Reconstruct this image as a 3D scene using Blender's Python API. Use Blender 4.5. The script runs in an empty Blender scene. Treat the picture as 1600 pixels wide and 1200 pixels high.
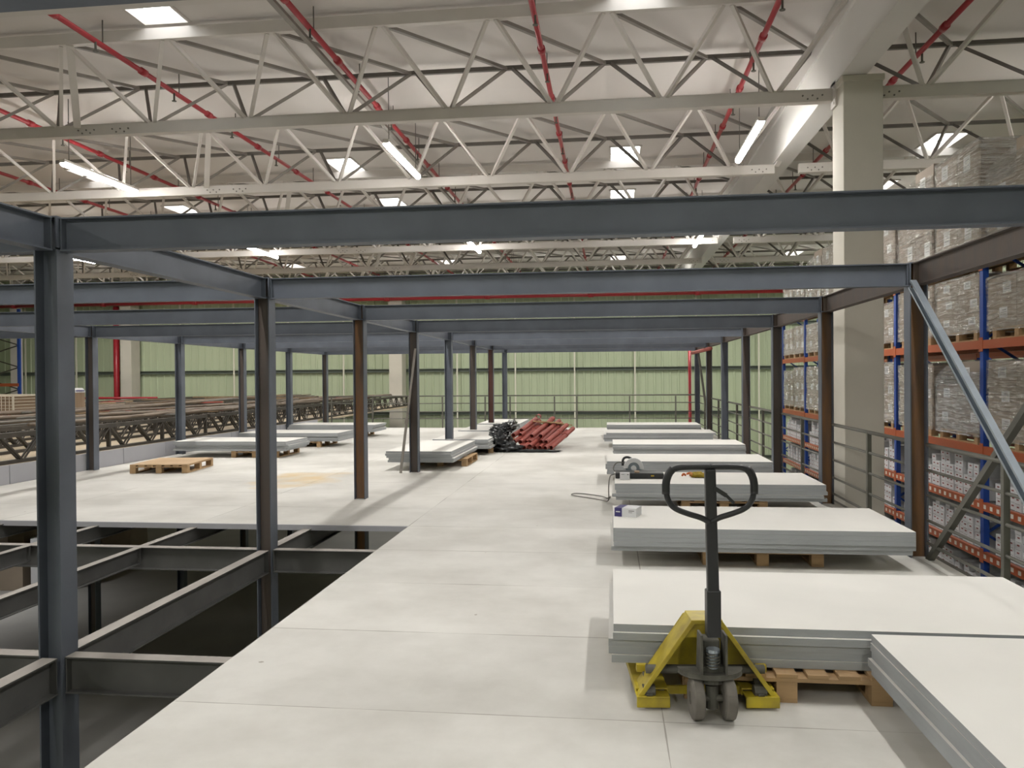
import bpy, math, random
from mathutils import Vector, Matrix, noise
random.seed(7)
SC = bpy.context.scene
COL = SC.collection
# ------------------------------------------------------------------ camera
F, YAW, PIT, ROL, EYE = 1262.39, .120693, .0086247, -.0078101, 1.6232
cy, sy = math.cos(YAW), math.sin(YAW)
r = Vector((cy, sy, 0)); fw = Vector((-sy, cy, 0)); up = Vector((0, 0, 1))
fw2 = fw*math.cos(PIT)-up*math.sin(PIT); up2 = up*math.cos(PIT)+fw*math.sin(PIT)
r3 = r*math.cos(ROL)+up2*math.sin(ROL); u3 = up2*math.cos(ROL)-r*math.sin(ROL)
cd = bpy.data.cameras.new('camera'); cam = bpy.data.objects.new('camera', cd); COL.objects.link(cam)
M = Matrix((r3, u3, -fw2)).transposed().to_4x4(); M.translation = (0, 0, EYE)
cam.matrix_world = M
cd.sensor_fit = 'HORIZONTAL'; cd.sensor_width = 36; cd.lens = 36*F/1600; cd.clip_start = .05; cd.clip_end = 200
SC.camera = cam
# ------------------------------------------------------------------ world and exposure
w = bpy.data.worlds.new('world'); SC.world = w; w.use_nodes = True
w.node_tree.nodes['Background'].inputs[0].default_value = (.8, .9, 1, 1)
w.node_tree.nodes['Background'].inputs[1].default_value = .25
vs = SC.view_settings
vs.view_transform = 'Standard'; vs.look = 'None'; vs.gamma = 1; vs.use_curve_mapping = False
vs.exposure = 0.38
LAMP_W = 135          # watts of one LED batten
SKY_E = 3.5           # daylight through a roof light
CEIL = 6.98
# ------------------------------------------------------------------ materials
def mat(name, col, rough=.6, metal=0, var=0, vscale=3, bump=0, bscale=40, col2=None, stretch=None, spec=.5):
    m = bpy.data.materials.new(name); m.use_nodes = True
    nt = m.node_tree; n = nt.nodes; b = n['Principled BSDF']
    b.inputs['Roughness'].default_value = rough; b.inputs['Metallic'].default_value = metal
    b.inputs['Specular IOR Level'].default_value = spec
    c = (*col, 1)
    tc = n.new('ShaderNodeTexCoord'); mp = n.new('ShaderNodeMapping'); nt.links.new(tc.outputs['Object'], mp.inputs[0])
    if stretch: mp.inputs['Scale'].default_value = stretch
    nz = n.new('ShaderNodeTexNoise'); nz.inputs['Scale'].default_value = vscale; nz.inputs['Detail'].default_value = 6
    nt.links.new(mp.outputs[0], nz.inputs[0])
    rp = n.new('ShaderNodeValToRGB'); nt.links.new(nz.outputs[0], rp.inputs[0])
    k = 1-var
    rp.color_ramp.elements[0].position = .3; rp.color_ramp.elements[1].position = .68
    rp.color_ramp.elements[0].color = (*(col2 if col2 else [x*k for x in col]), 1)
    rp.color_ramp.elements[1].color = c
    nt.links.new(rp.outputs[0], b.inputs['Base Color'])
    if bump:
        n2 = n.new('ShaderNodeTexNoise'); n2.inputs['Scale'].default_value = bscale; nt.links.new(mp.outputs[0], n2.inputs[0])
        bp = n.new('ShaderNodeBump'); bp.inputs['Strength'].default_value = bump; bp.inputs['Distance'].default_value = .01
        nt.links.new(n2.outputs[0], bp.inputs['Height']); nt.links.new(bp.outputs[0], b.inputs['Normal'])
    return m
def emis(name, col, s):
    m = bpy.data.materials.new(name); m.use_nodes = True
    b = m.node_tree.nodes['Principled BSDF']; b.inputs['Base Color'].default_value = (.8, .8, .8, 1)
    b.inputs['Emission Color'].default_value = (*col, 1); b.inputs['Emission Strength'].default_value = s
    return m
MT = {}
MT['steel'] = mat('grey_primed_steel', (.122, .137, .168), .5, .1, .25, 2.5, .05)
MT['steel_deck'] = mat('grey_primed_floor_steel', (.12, .118, .115), .55, .1, .3, 3, .05)
MT['rust'] = mat('rusted_steel', (.22, .10, .03), .75, .0, .3, 2.2, .1, col2=(.095, .068, .055), stretch=(3, 3, .6))
MT['rustdark'] = mat('brown_steel', (.105, .077, .062), .7, .0, .3, 2.2, .1, col2=(.08, .07, .065), stretch=(3, 3, .6))
MT['redox'] = mat('red_oxide_steel', (.16, .055, .04), .7, 0, .3, 2, .1, col2=(.09, .06, .05), stretch=(3, 3, .6))
MT['duststeel'] = mat('dusty_flange_top', (.36, .33, .30), .7, 0, .2, 3)
MT['galv'] = mat('galvanised_steel', (.36, .41, .46), .38, .6, .15, 6)
MT['white'] = mat('white_painted_steel', (.62, .58, .54), .55, 0, .08, 2)
MT['greybar'] = mat('grey_and_backlit_bars', (.30, .275, .25), .6, 0, .2, 3)  # grey fittings; on far truss diagonals the tone stands for backlit shade
MT['darkchord'] = mat('dark_steel_and_shaded_chord', (.17, .155, .14), .6, .1, .2, 3)  # shade on the far truss side is put into this tone; fittings share it
MT['ceil'] = mat('off_white_roof_sheet', (.68, .64, .61), .8, 0, .07, .4)
MT['concrete'] = mat('cast_concrete', (.53, .50, .43), .85, 0, .16, .9, .12, 60)
MT['beamw'] = mat('painted_concrete_beam', (.60, .58, .55), .7, 0, .08, .7)
MT['ground'] = mat('ground_concrete', (.36, .35, .33), .45, 0, .3, .5)
MT['red'] = mat('red_pipe_paint', (.36, .018, .028), .35, 0, .15, 5)
MT['redp'] = mat('primed_pipe', (.36, .085, .065), .6, 0, .3, 6)
MT['blue'] = mat('blue_rack_paint', (.012, .055, .29), .4, 0, .2, 4)
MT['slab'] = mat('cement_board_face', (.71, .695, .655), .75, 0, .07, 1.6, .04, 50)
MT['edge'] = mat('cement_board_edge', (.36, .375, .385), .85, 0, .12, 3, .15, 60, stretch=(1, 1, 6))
MT['wood'] = mat('pallet_wood', (.46, .30, .155), .75, 0, .3, 3, .1, 30, stretch=(1, 6, 6))
MT['woodold'] = mat('weathered_timber', (.30, .215, .13), .85, 0, .35, 3, .1, 30, stretch=(1, 6, 6))
MT['ply'] = mat('plywood_sheet', (.50, .34, .19), .7, 0, .15, 2)
MT['yellow'] = mat('worn_yellow_paint', (.56, .44, .022), .45, 0, .3, 7, .05, 30, col2=(.27, .20, .03))
MT['black'] = mat('black_paint', (.018, .019, .021), .4, 0, .2, 8)
MT['rubber'] = mat('dusty_wheel', (.17, .155, .135), .85, 0, .3, 14, .1)
MT['dirty'] = mat('dusty_cast_iron', (.13, .125, .105), .7, .2, .45, 14, .2)
MT['carton'] = mat('brown_cardboard', (.31, .25, .19), .8, 0, .08, 3)
MT['carton2'] = mat('grey_brown_cardboard', (.25, .205, .165), .8, 0, .08, 3)
MT['paper'] = mat('white_label', (.62, .62, .62), .6)
MT['wcarton'] = mat('white_carton_board', (.60, .60, .61), .65, 0, .06, 9)
MT['mark'] = mat('carton_print', (.20, .035, .03), .6)
MT['purple'] = mat('violet_print', (.035, .028, .13), .5)
MT['shelf'] = mat('shelf_board', (.17, .165, .16), .7, 0, .2, 2)
MT['blackfilm'] = mat('black_plastic_film', (.016, .018, .02), .28, 0, .2, 5, .6, 9)
MT['parapet'] = mat('grey_parapet_panel', (.36, .36, .385), .7, 0, .08, 1.2)
MT['girder'] = mat('dark_lattice_steel', (.075, .066, .055), .6, .2, .35, 5)
MT['cablebrown'] = mat('dusty_cable', (.20, .155, .115), .7, 0, .3, 3)
MT['cablegrey'] = mat('dusty_grey_cable', (.16, .15, .13), .7, 0, .3, 3)
MT['rail'] = mat('railing_paint', (.14, .135, .115), .5, .2, .2, 4)
MT['dusty'] = mat('dusty_plywood_floor', (.50, .41, .29), .85, 0, .25, 1.2)
MT['cage'] = mat('cream_wire', (.55, .50, .40), .5)
MT['gold'] = mat('brown_board', (.28, .20, .13), .8, 0, .1, 3)
MT['orangecloth'] = mat('orange_cloth', (.62, .17, .06), .8, 0, .2, 20)
MT['yellowcloth'] = mat('mustard_cloth', (.42, .30, .03), .8, 0, .3, 20)
MT['bluethin'] = mat('cyan_plastic', (.05, .35, .6), .5)
MT['green'] = mat('sage_green_sheet', (.43, .49, .33), .55, 0, .08, 1.0, stretch=(1, 1, .1))
MT['girt'] = mat('green_grey_girt', (.13, .155, .125), .6, 0, .1, 2)
MT['strip'] = mat('pale_sag_rod', (.62, .60, .50), .6)
MT['led'] = emis('led_diffuser', (1, .98, .94), 52)
MT['sky'] = emis('daylight_dome', (.95, .98, 1), SKY_E)
def nodes(m): return m.node_tree, m.node_tree.nodes, m.node_tree.nodes['Principled BSDF']
def math_(nt, op, a, b=None, c=None):
    x = nt.nodes.new('ShaderNodeMath'); x.operation = op
    for i, v in enumerate((a, b, c)):
        if v is None: continue
        if isinstance(v, (int, float)): x.inputs[i].default_value = v
        else: nt.links.new(v, x.inputs[i])
    return x.outputs[0]
def make_deck():      # cement boards 2.44 x 1.20 butted together, with open joints, dust and spots
    m = bpy.data.materials.new('deck_boards'); m.use_nodes = True; nt, n, b = nodes(m)
    g = n.new('ShaderNodeNewGeometry'); sp = n.new('ShaderNodeSeparateXYZ'); nt.links.new(g.outputs['Position'], sp.inputs[0])
    X, Y = sp.outputs[0], sp.outputs[1]
    def saw(v, off, per):
        t = math_(nt, 'DIVIDE', math_(nt, 'ADD', v, off), per)
        f = math_(nt, 'FRACT', t); fl = math_(nt, 'FLOOR', t)
        d = math_(nt, 'MULTIPLY', math_(nt, 'MINIMUM', f, math_(nt, 'SUBTRACT', 1, f)), per)
        return d, fl
    dx, ix = saw(X, 2.2+2.44*20, 2.44); dy, iy = saw(Y, -8.63+1.2*40, 1.2)
    nz = n.new('ShaderNodeTexNoise'); nz.inputs['Scale'].default_value = 1.3; nz.inputs['Detail'].default_value = 5; nt.links.new(g.outputs['Position'], nz.inputs[0])
    wid = math_(nt, 'MULTIPLY', math_(nt, 'SUBTRACT', nz.outputs[0], .36), .024)
    lx = math_(nt, 'LESS_THAN', dx, math_(nt, 'MAXIMUM', wid, .0012)); ly = math_(nt, 'LESS_THAN', dy, math_(nt, 'MAXIMUM', wid, .0010))
    line = math_(nt, 'MAXIMUM', lx, ly)
    # tone of each board
    wn = n.new('ShaderNodeTexWhiteNoise'); wn.noise_dimensions = '2D'; cb = n.new('ShaderNodeCombineXYZ')
    nt.links.new(ix, cb.inputs[0]); nt.links.new(iy, cb.inputs[1]); nt.links.new(cb.outputs[0], wn.inputs['Vector'])
    tone = math_(nt, 'ADD', math_(nt, 'MULTIPLY', wn.outputs['Value'], .07), .93)
    n2 = n.new('ShaderNodeTexNoise'); n2.inputs['Scale'].default_value = .55; n2.inputs['Detail'].default_value = 9; n2.inputs['Roughness'].default_value = .62
    nt.links.new(g.outputs['Position'], n2.inputs[0])
    rp = n.new('ShaderNodeValToRGB'); nt.links.new(n2.outputs[0], rp.inputs[0])
    e = rp.color_ramp.elements; e[0].position = .36; e[0].color = (.51, .495, .455, 1); e[1].position = .60; e[1].color = (.68, .665, .625, 1)
    # small dark spots and chips
    vo = n.new('ShaderNodeTexVoronoi'); vo.inputs['Scale'].default_value = 1.7; nt.links.new(g.outputs['Position'], vo.inputs[0])
    n4 = n.new('ShaderNodeTexNoise'); n4.inputs['Scale'].default_value = 30; nt.links.new(g.outputs['Position'], n4.inputs[0])
    spot = math_(nt, 'LESS_THAN', math_(nt, 'ADD', vo.outputs['Distance'], math_(nt, 'MULTIPLY', n4.outputs[0], .05)), .046)
    # ochre stain left of the third column
    sx = math_(nt, 'DIVIDE', math_(nt, 'ADD', X, 5.0), 1.0); sy_ = math_(nt, 'DIVIDE', math_(nt, 'ADD', Y, -12.6), 1.5)
    sd = math_(nt, 'ADD', math_(nt, 'MULTIPLY', sx, sx), math_(nt, 'MULTIPLY', sy_, sy_))
    n3 = n.new('ShaderNodeTexNoise'); n3.inputs['Scale'].default_value = 1.6; n3.inputs['Detail'].default_value = 6; nt.links.new(g.outputs['Position'], n3.inputs[0])
    st = math_(nt, 'SUBTRACT', math_(nt, 'MULTIPLY', n3.outputs[0], 2.4), math_(nt, 'ADD', sd, .62))
    st = math_(nt, 'MINIMUM', math_(nt, 'MAXIMUM', st, 0), .75)
    mx = n.new('ShaderNodeMix'); mx.data_type = 'RGBA'; nt.links.new(st, mx.inputs[0]); nt.links.new(rp.outputs[0], mx.inputs[6]); mx.inputs[7].default_value = (.66, .47, .20, 1)
    hs = n.new('ShaderNodeHueSaturation'); nt.links.new(mx.outputs[2], hs.inputs['Color']); nt.links.new(tone, hs.inputs['Value'])
    m2 = n.new('ShaderNodeMix'); m2.data_type = 'RGBA'; nt.links.new(math_(nt, 'MULTIPLY', spot, .7), m2.inputs[0]); nt.links.new(hs.outputs[0], m2.inputs[6]); m2.inputs[7].default_value = (.22, .19, .15, 1)
    m3 = n.new('ShaderNodeMix'); m3.data_type = 'RGBA'; nt.links.new(math_(nt, 'MULTIPLY', line, .6), m3.inputs[0]); nt.links.new(m2.outputs[2], m3.inputs[6]); m3.inputs[7].default_value = (.16, .14, .11, 1)
    nt.links.new(m3.outputs[2], b.inputs['Base Color']); b.inputs['Roughness'].default_value = .62; b.inputs['Specular IOR Level'].default_value = .35
    return m
MT['deck'] = make_deck()
def make_orange(labels):
    m = bpy.data.materials.new('orange_rack_paint' + ('_with_shelf_tags' if labels else '')); m.use_nodes = True; nt, n, b = nodes(m)
    b.inputs['Roughness'].default_value = .4
    o = (.36, .078, .024, 1)
    if not labels: b.inputs['Base Color'].default_value = o; return m
    g = n.new('ShaderNodeTexCoord'); sp = n.new('ShaderNodeSeparateXYZ'); nt.links.new(g.outputs['Object'], sp.inputs[0])
    f = math_(nt, 'FRACT', math_(nt, 'DIVIDE', sp.outputs[1], .175))
    a = math_(nt, 'LESS_THAN', math_(nt, 'ABSOLUTE', math_(nt, 'SUBTRACT', f, .5)), .2)
    c = math_(nt, 'LESS_THAN', math_(nt, 'ABSOLUTE', sp.outputs[2]), .026)
    mx = n.new('ShaderNodeMix'); mx.data_type = 'RGBA'; nt.links.new(math_(nt, 'MULTIPLY', a, c), mx.inputs[0]); mx.inputs[6].default_value = o; mx.inputs[7].default_value = (.66, .62, .55, 1)
    nt.links.new(mx.outputs[2], b.inputs['Base Color'])
    return m
MT['orange'] = make_orange(False); MT['orangetag'] = make_orange(True)
def make_wrap(name, dens, tint):
    m = bpy.data.materials.new(name); m.use_nodes = True; nt = m.node_tree; n = nt.nodes; n.clear()
    out = n.new('ShaderNodeOutputMaterial'); mx = n.new('ShaderNodeMixShader'); tr = n.new('ShaderNodeBsdfTransparent'); gl = n.new('ShaderNodeBsdfPrincipled')
    gl.inputs['Base Color'].default_value = (*tint, 1); gl.inputs['Roughness'].default_value = .2; gl.inputs['Metallic'].default_value = .85
    tc = n.new('ShaderNodeTexCoord'); mp = n.new('ShaderNodeMapping'); mp.inputs['Scale'].default_value = (.9, .9, 9); mp.inputs['Rotation'].default_value = (.35, .2, 0)
    nt.links.new(tc.outputs['Object'], mp.inputs[0])
    nz = n.new('ShaderNodeTexNoise'); nz.inputs['Scale'].default_value = 3.5; nz.inputs['Detail'].default_value = 7; nz.inputs['Distortion'].default_value = 1.2
    nt.links.new(mp.outputs[0], nz.inputs[0])
    bp = n.new('ShaderNodeBump'); bp.inputs['Strength'].default_value = 1; bp.inputs['Distance'].default_value = .09
    nt.links.new(nz.outputs[0], bp.inputs['Height']); nt.links.new(bp.outputs[0], gl.inputs['Normal'])
    rp = n.new('ShaderNodeMapRange'); rp.inputs[1].default_value = .4; rp.inputs[2].default_value = .7; rp.inputs[3].default_value = dens*.45; rp.inputs[4].default_value = min(1, dens*2.3)
    nt.links.new(nz.outputs[0], rp.inputs[0])
    nt.links.new(rp.outputs[0], mx.inputs[0]); nt.links.new(tr.outputs[0], mx.inputs[1]); nt.links.new(gl.outputs[0], mx.inputs[2]); nt.links.new(mx.outputs[0], out.inputs[0])
    return m
MT['wrap'] = make_wrap('clear_stretch_film', .42, (.80, .78, .74)); MT['wrapgrey'] = make_wrap('thick_grey_stretch_film', .5, (.62, .62, .62))
# ------------------------------------------------------------------ mesh helpers
class MB:
    def __init__(s): s.v = []; s.f = []; s.m = []
    def add(s, vs_, fs, mi=0):
        o = len(s.v); s.v += [tuple(v) for v in vs_]; s.f += [tuple(i+o for i in f) for f in fs]; s.m += [mi]*len(fs); return s
    def box(s, x0, x1, y0, y1, z0, z1, mi=0):
        return s.add([(x0, y0, z0), (x1, y0, z0), (x1, y1, z0), (x0, y1, z0), (x0, y0, z1), (x1, y0, z1), (x1, y1, z1), (x0, y1, z1)],
                     [(0, 3, 2, 1), (4, 5, 6, 7), (0, 1, 5, 4), (1, 2, 6, 5), (2, 3, 7, 6), (3, 0, 4, 7)], mi)
    def bar(s, a, b, w, h, upv=(0, 0, 1), mi=0):
        a = Vector(a); b = Vector(b); d = (b-a).normalized(); u = Vector(upv)
        if abs(d.dot(u)) > .98: u = Vector((0, 1, 0))
        sd = d.cross(u).normalized(); u = sd.cross(d).normalized()
        P = []
        for p in (a, b):
            for (i, j) in ((-1, -1), (1, -1), (1, 1), (-1, 1)): P.append(p+sd*(i*w/2)+u*(j*h/2))
        return s.add(P, [(0, 1, 2, 3), (7, 6, 5, 4), (0, 4, 5, 1), (1, 5, 6, 2), (2, 6, 7, 3), (3, 7, 4, 0)], mi)
    def profile(s, prof, a, b, upv=(0, 0, 1), mi=0):   # closed 2D outline (side, up) swept from a to b
        a = Vector(a); b = Vector(b); d = (b-a).normalized(); u = Vector(upv)
        if abs(d.dot(u)) > .98: u = Vector((0, 1, 0))
        sd = d.cross(u).normalized(); u = sd.cross(d).normalized(); n = len(prof)
        P = [p+sd*x+u*y for p in (a, b) for (x, y) in prof]
        F_ = [(i, (i+1) % n, n+(i+1) % n, n+i) for i in range(n)]+[tuple(range(n-1, -1, -1)), tuple(range(n, 2*n))]
        return s.add(P, F_, mi)
    def tube(s, pts, rad, n=10, mi=0, closed=False, caps=True):
        pts = [Vector(p) for p in pts]; N = len(pts); rads = rad if isinstance(rad, (list, tuple)) else [rad]*N
        V = []; F_ = []; prev = None
        for i, p in enumerate(pts):
            if closed: t = (pts[(i+1) % N]-pts[i-1]).normalized()
            else: t = (pts[min(i+1, N-1)]-pts[max(i-1, 0)]).normalized()
            if prev is None: u = Vector((0, 0, 1)) if abs(t.z) < .9 else Vector((1, 0, 0))
            else: u = prev
            sd = t.cross(u).normalized(); u = sd.cross(t).normalized(); prev = u
            for k in range(n):
                a = 2*math.pi*k/n; V.append(p+(sd*math.cos(a)+u*math.sin(a))*rads[i])
        for i in range(N if closed else N-1):
            j = (i+1) % N
            for k in range(n): F_.append((i*n+k, i*n+(k+1) % n, j*n+(k+1) % n, j*n+k))
        if not closed and caps: F_ += [tuple(range(n-1, -1, -1)), tuple(range((N-1)*n, N*n))]
        return s.add(V, F_, mi)
    def pipe(s, a, b, ro, ri, n=14):   # open-ended pipe
        a = Vector(a); b = Vector(b); t = (b-a).normalized(); u = Vector((0, 0, 1)) if abs(t.z) < .9 else Vector((1, 0, 0))
        sd = t.cross(u).normalized(); u = sd.cross(t); V = []
        for p, rr in ((a, ro), (b, ro), (b, ri), (a, ri)):
            for k in range(n):
                q = 2*math.pi*k/n; V.append(p+(sd*math.cos(q)+u*math.sin(q))*rr)
        F_ = [(j*n+k, j*n+(k+1) % n, ((j+1) % 4)*n+(k+1) % n, ((j+1) % 4)*n+k) for j in range(4) for k in range(n)]
        return s.add(V, F_)
    def blob(s, c, rx, ry, rz, amp=.15, sc=3, seed=0, n=18, m_=12, floor=None):
        V = []; F_ = []
        for i in range(m_+1):
            th = math.pi*i/m_
            for k in range(n):
                ph = 2*math.pi*k/n; d = Vector((math.sin(th)*math.cos(ph), math.sin(th)*math.sin(ph), math.cos(th)))
                q = 1+amp*(noise.noise(d*sc+Vector((seed, seed*.7, 0)))*1.6+.6*noise.noise(d*sc*2.7+Vector((0, seed, 3))))
                p = Vector(c)+Vector((d.x*rx, d.y*ry, d.z*rz))*q
                if floor is not None: p.z = max(p.z, floor)
                V.append(p)
        for i in range(m_):
            for k in range(n): F_.append((i*n+k, (i+1)*n+k, (i+1)*n+(k+1) % n, i*n+(k+1) % n))
        return s.add(V, F_)
    def mesh(s, name, mats, smooth=False):
        me = bpy.data.meshes.new(name); me.from_pydata(s.v, [], s.f)
        for m in (mats if isinstance(mats, (list, tuple)) else [mats]): me.materials.append(MT[m])
        me.polygons.foreach_set('material_index', s.m)
        if smooth: me.polygons.foreach_set('use_smooth', [True]*len(me.polygons))
        me.update(); return me
    def build(s, name, mats, parent=None, smooth=False, bevel=0, origin=None):
        """parent: shift to the parent's world position; origin: place a top-level mesh's origin"""
        if parent is not None:
            off = Vector((0, 0, 0)); p = parent
            while p is not None: off += p.location; p = p.parent
        else: off = Vector(origin) if origin else Vector((0, 0, 0))
        s.v = [tuple(Vector(v)-off) for v in s.v]
        o = bpy.data.objects.new(name, s.mesh(name, mats, smooth)); COL.objects.link(o)
        if parent is not None: o.parent = parent
        else: o.location = off
        if bevel:
            b = o.modifiers.new('bevel', 'BEVEL'); b.width = bevel; b.segments = 2; b.limit_method = 'ANGLE'; b.angle_limit = .7
        if smooth and bevel == 0:
            pass
        return o
def tag(o, label, cat, group=None, kind=None):
    if label: o['label'] = label
    if cat: o['category'] = cat
    if group: o['group'] = group
    if kind: o['kind'] = kind
    return o
def empty(name, loc, label=None, cat=None, group=None):
    o = bpy.data.objects.new(name, None); COL.objects.link(o); o.location = loc; o.empty_display_size = .1
    return tag(o, label, cat, group)
KIDS = {}
def dup(o, loc=None, label=None, parent=None, rz=None, group=None):
    c = o.copy(); COL.objects.link(c)
    if parent is not None: c.parent = parent
    if loc is not None: c.location = loc
    if rz is not None: c.rotation_euler = (0, 0, rz)
    if label: c['label'] = label
    if group: c['group'] = group
    for ch in o.children: dup(ch, parent=c)
    return c
def structure(o): o['kind'] = 'structure'; return o
ORD = ['first', 'second', 'third', 'fourth', 'fifth', 'sixth', 'seventh', 'eighth', 'ninth', 'tenth', 'eleventh', 'twelfth', 'thirteenth', 'fourteenth', 'fifteenth', 'sixteenth', 'seventeenth', 'eighteenth', 'nineteenth', 'twentieth']
def ibeam(w_, h_, tf, tw): return [(-w_/2, -h_/2), (w_/2, -h_/2), (w_/2, -h_/2+tf), (tw/2, -h_/2+tf), (tw/2, h_/2-tf), (w_/2, h_/2-tf), (w_/2, h_/2), (-w_/2, h_/2), (-w_/2, h_/2-tf), (-tw/2, h_/2-tf), (-tw/2, -h_/2+tf), (-w_/2, -h_/2+tf)]

# ------------------------------------------------------------------ the hall
XW0, XW1, YW0, YW1, GZ = -33.5, 12.5, -9.0, 40.0, -3.2
structure(MB().box(XW0, XW1, YW0, YW1, GZ-.1, GZ).build('floor', 'ground'))
fl = MB(); fl.box(-2.2, 2.83, -4.6, 8.63, -.04, 0); fl.box(-9.38, 2.83, 8.63, 25.75, -.04, 0)
structure(fl.build('floor', 'deck'))
# roof sheet with openings for the roof lights
SKYS = [(x, y) for y in (2.2, 10.45, 20.0, 24.4) for x in (-20.1, -13.3, -6.55, .4, 7.6)]+[(x, 36.6) for x in (-22.3, -14.8, -7.3, .4, 8.0)]  # the overhead row nearest the camera is unseen, added for its daylight
SW, SL = .36, 1.0
xs = sorted({XW0, XW1} | {x+s*SW for x, y in SKYS for s in (-1, 1)}); ys = sorted({YW0, YW1} | {y+s*SL for x, y in SKYS for s in (-1, 1)})
cb = MB()
for i in range(len(xs)-1):
    for j in range(len(ys)-1):
        cx, cy_ = (xs[i]+xs[i+1])/2, (ys[j]+ys[j+1])/2
        if any(abs(cx-x) < SW and abs(cy_-y) < SL for x, y in SKYS): continue
        cb.box(xs[i], xs[i+1], ys[j], ys[j+1], CEIL, CEIL+.06)
# lapped sheet joints as raised seams running along the hall
structure(cb.build('ceiling', 'ceil'))
for k, (x, y) in enumerate(SKYS):
    f_ = MB()
    for s in (-1, 1):
        f_.box(x+s*SW-.02, x+s*SW+.02, y-SL, y+SL, CEIL-.03, CEIL+.2); f_.box(x-SW, x+SW, y+s*SL-.02, y+s*SL+.02, CEIL-.03, CEIL+.2)
    fr = structure(f_.build('window_%d' % (k+1), 'white', origin=(x, y, CEIL)))
    dm = MB(); n_ = 8; V = []; Fa = []
    for yy in (y-SL-.02, y+SL+.02):
        for i in range(n_+1):
            a = math.pi*i/n_; V.append((x-math.cos(a)*(SW+.02), yy, CEIL+.2+.14*math.sin(a)))
    for i in range(n_): Fa.append((i, i+1, n_+2+i, n_+1+i))
    Fa += [tuple(range(n_, -1, -1)), tuple(range(n_+1, 2*n_+2))]
    dm.add(V, Fa); dm.build('dome', 'sky', fr)
    g_ = MB()
    for yy in (y-.33, y+.33): g_.box(x-SW, x+SW, yy-.012, yy+.012, CEIL+.16, CEIL+.19)
    g_.build('glazing_bar', 'white', fr)
# walls
def cladding(a, b, axis, pos, inward, z0, z1, name):
    mb = MB(); per = .38; n_ = int((b-a)/per)+1; V = []; 
    for i in range(n_):
        t = a+i*per
        for dt, d in ((0, 0), (.26, 0), (.285, .035), (.355, .035)): V.append((t+dt, d))
    P = []
    for z in (z0, z1):
        for (t, d) in V:
            P.append((t, pos+inward*d, z) if axis == 'x' else (pos+inward*d, t, z))
    n2 = len(V)
    F_ = [(i, i+1, n2+i+1, n2+i) for i in range(n2-1)]
    mb.add(P, F_)
    return structure(mb.build(name, 'green'))
cladding(XW0, XW1, 'x', YW1, -1, GZ, CEIL, 'wall_back')
cladding(YW0, YW1, 'y', XW1, -1, GZ, CEIL, 'wall_right')
cladding(YW0, YW1, 'y', XW0, 1, GZ, CEIL, 'wall_left')
cladding(XW0, XW1, 'x', YW0, 1, GZ, CEIL, 'wall_front')
for k, z in enumerate((-2.3, -.17, 1.98, 4.1)):
    g_ = MB(); g_.box(XW0, XW1, YW1-.19, YW1-.04, z-.07, z-.055); g_.box(XW0, XW1, YW1-.07, YW1-.045, z-.07, z+.09); g_.box(XW0, XW1, YW1-.20, YW1-.04, z+.075, z+.095)
    structure(g_.build('trim_%d' % (k+1), 'girt'))
x = 1.21-2.93*11; k = 5
while x < XW1:
    structure(MB().box(x-.035, x+.035, YW1-.26, YW1-.21, GZ, CEIL-.3).build('trim_%d' % k, 'strip')); x += 2.93; k += 1
# concrete columns and the valley beam
def conc(x0, x1, y0, y1, z1, label, bolts=False):
    c = empty('concrete_column', ((x0+x1)/2, (y0+y1)/2, GZ), label, 'column')
    MB().box(x0, x1, y0, y1, GZ, z1).build('shaft', 'concrete', c, bevel=.012)
    return c
c = conc(3.32, 3.86, 12.0, 12.58, 5.87, 'large square concrete column beside the near right pallet rack')
MB().box(3.30, 3.88, 11.98, 12.60, 5.78, 5.87).build('capital', 'concrete', c, bevel=.01)
br = MB().box(3.29, 3.32, 12.3, 12.55, 5.55, 5.92); [br.tube([(3.275, 12.36, z), (3.29, 12.36, z)], .018, 6) for z in (5.6, 5.68, 5.8)]
br.build('bracket', 'white', c)
conc(-10.86, -10.2, 39.0, 39.8, CEIL-.02, 'concrete column in front of the green wall, just left of centre')
conc(-25.1, -24.5, 39.0, 39.8, CEIL-.02, 'concrete column in front of the green wall at far left by red riser')
c = MB().box(-31.2, -30.8, 38.9, 39.3, GZ, CEIL-.02).build('steel_post', 'white', origin=(-31, 39.1, GZ)); tag(c, 'white painted post at the far left end of green wall', 'post')
g_ = MB().profile([(-.22, 0), (.22, 0), (.22, .16), (.1, .24), (.1, .8), (.24, .9), (.24, 1.1), (-.24, 1.1), (-.24, .9), (-.1, .8), (-.1, .24), (-.22, .16)], (3.58, YW0+.02, 5.873), (3.58, YW1-.3, 5.873))
g_ = MB().box(3.29, 3.64, YW0+.02, YW1-.3, 5.873, 6.6).box(3.25, 3.68, YW0+.02, YW1-.3, 6.6, CEIL-.005)
structure(g_.build('trim_40', 'beamw'))
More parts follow.
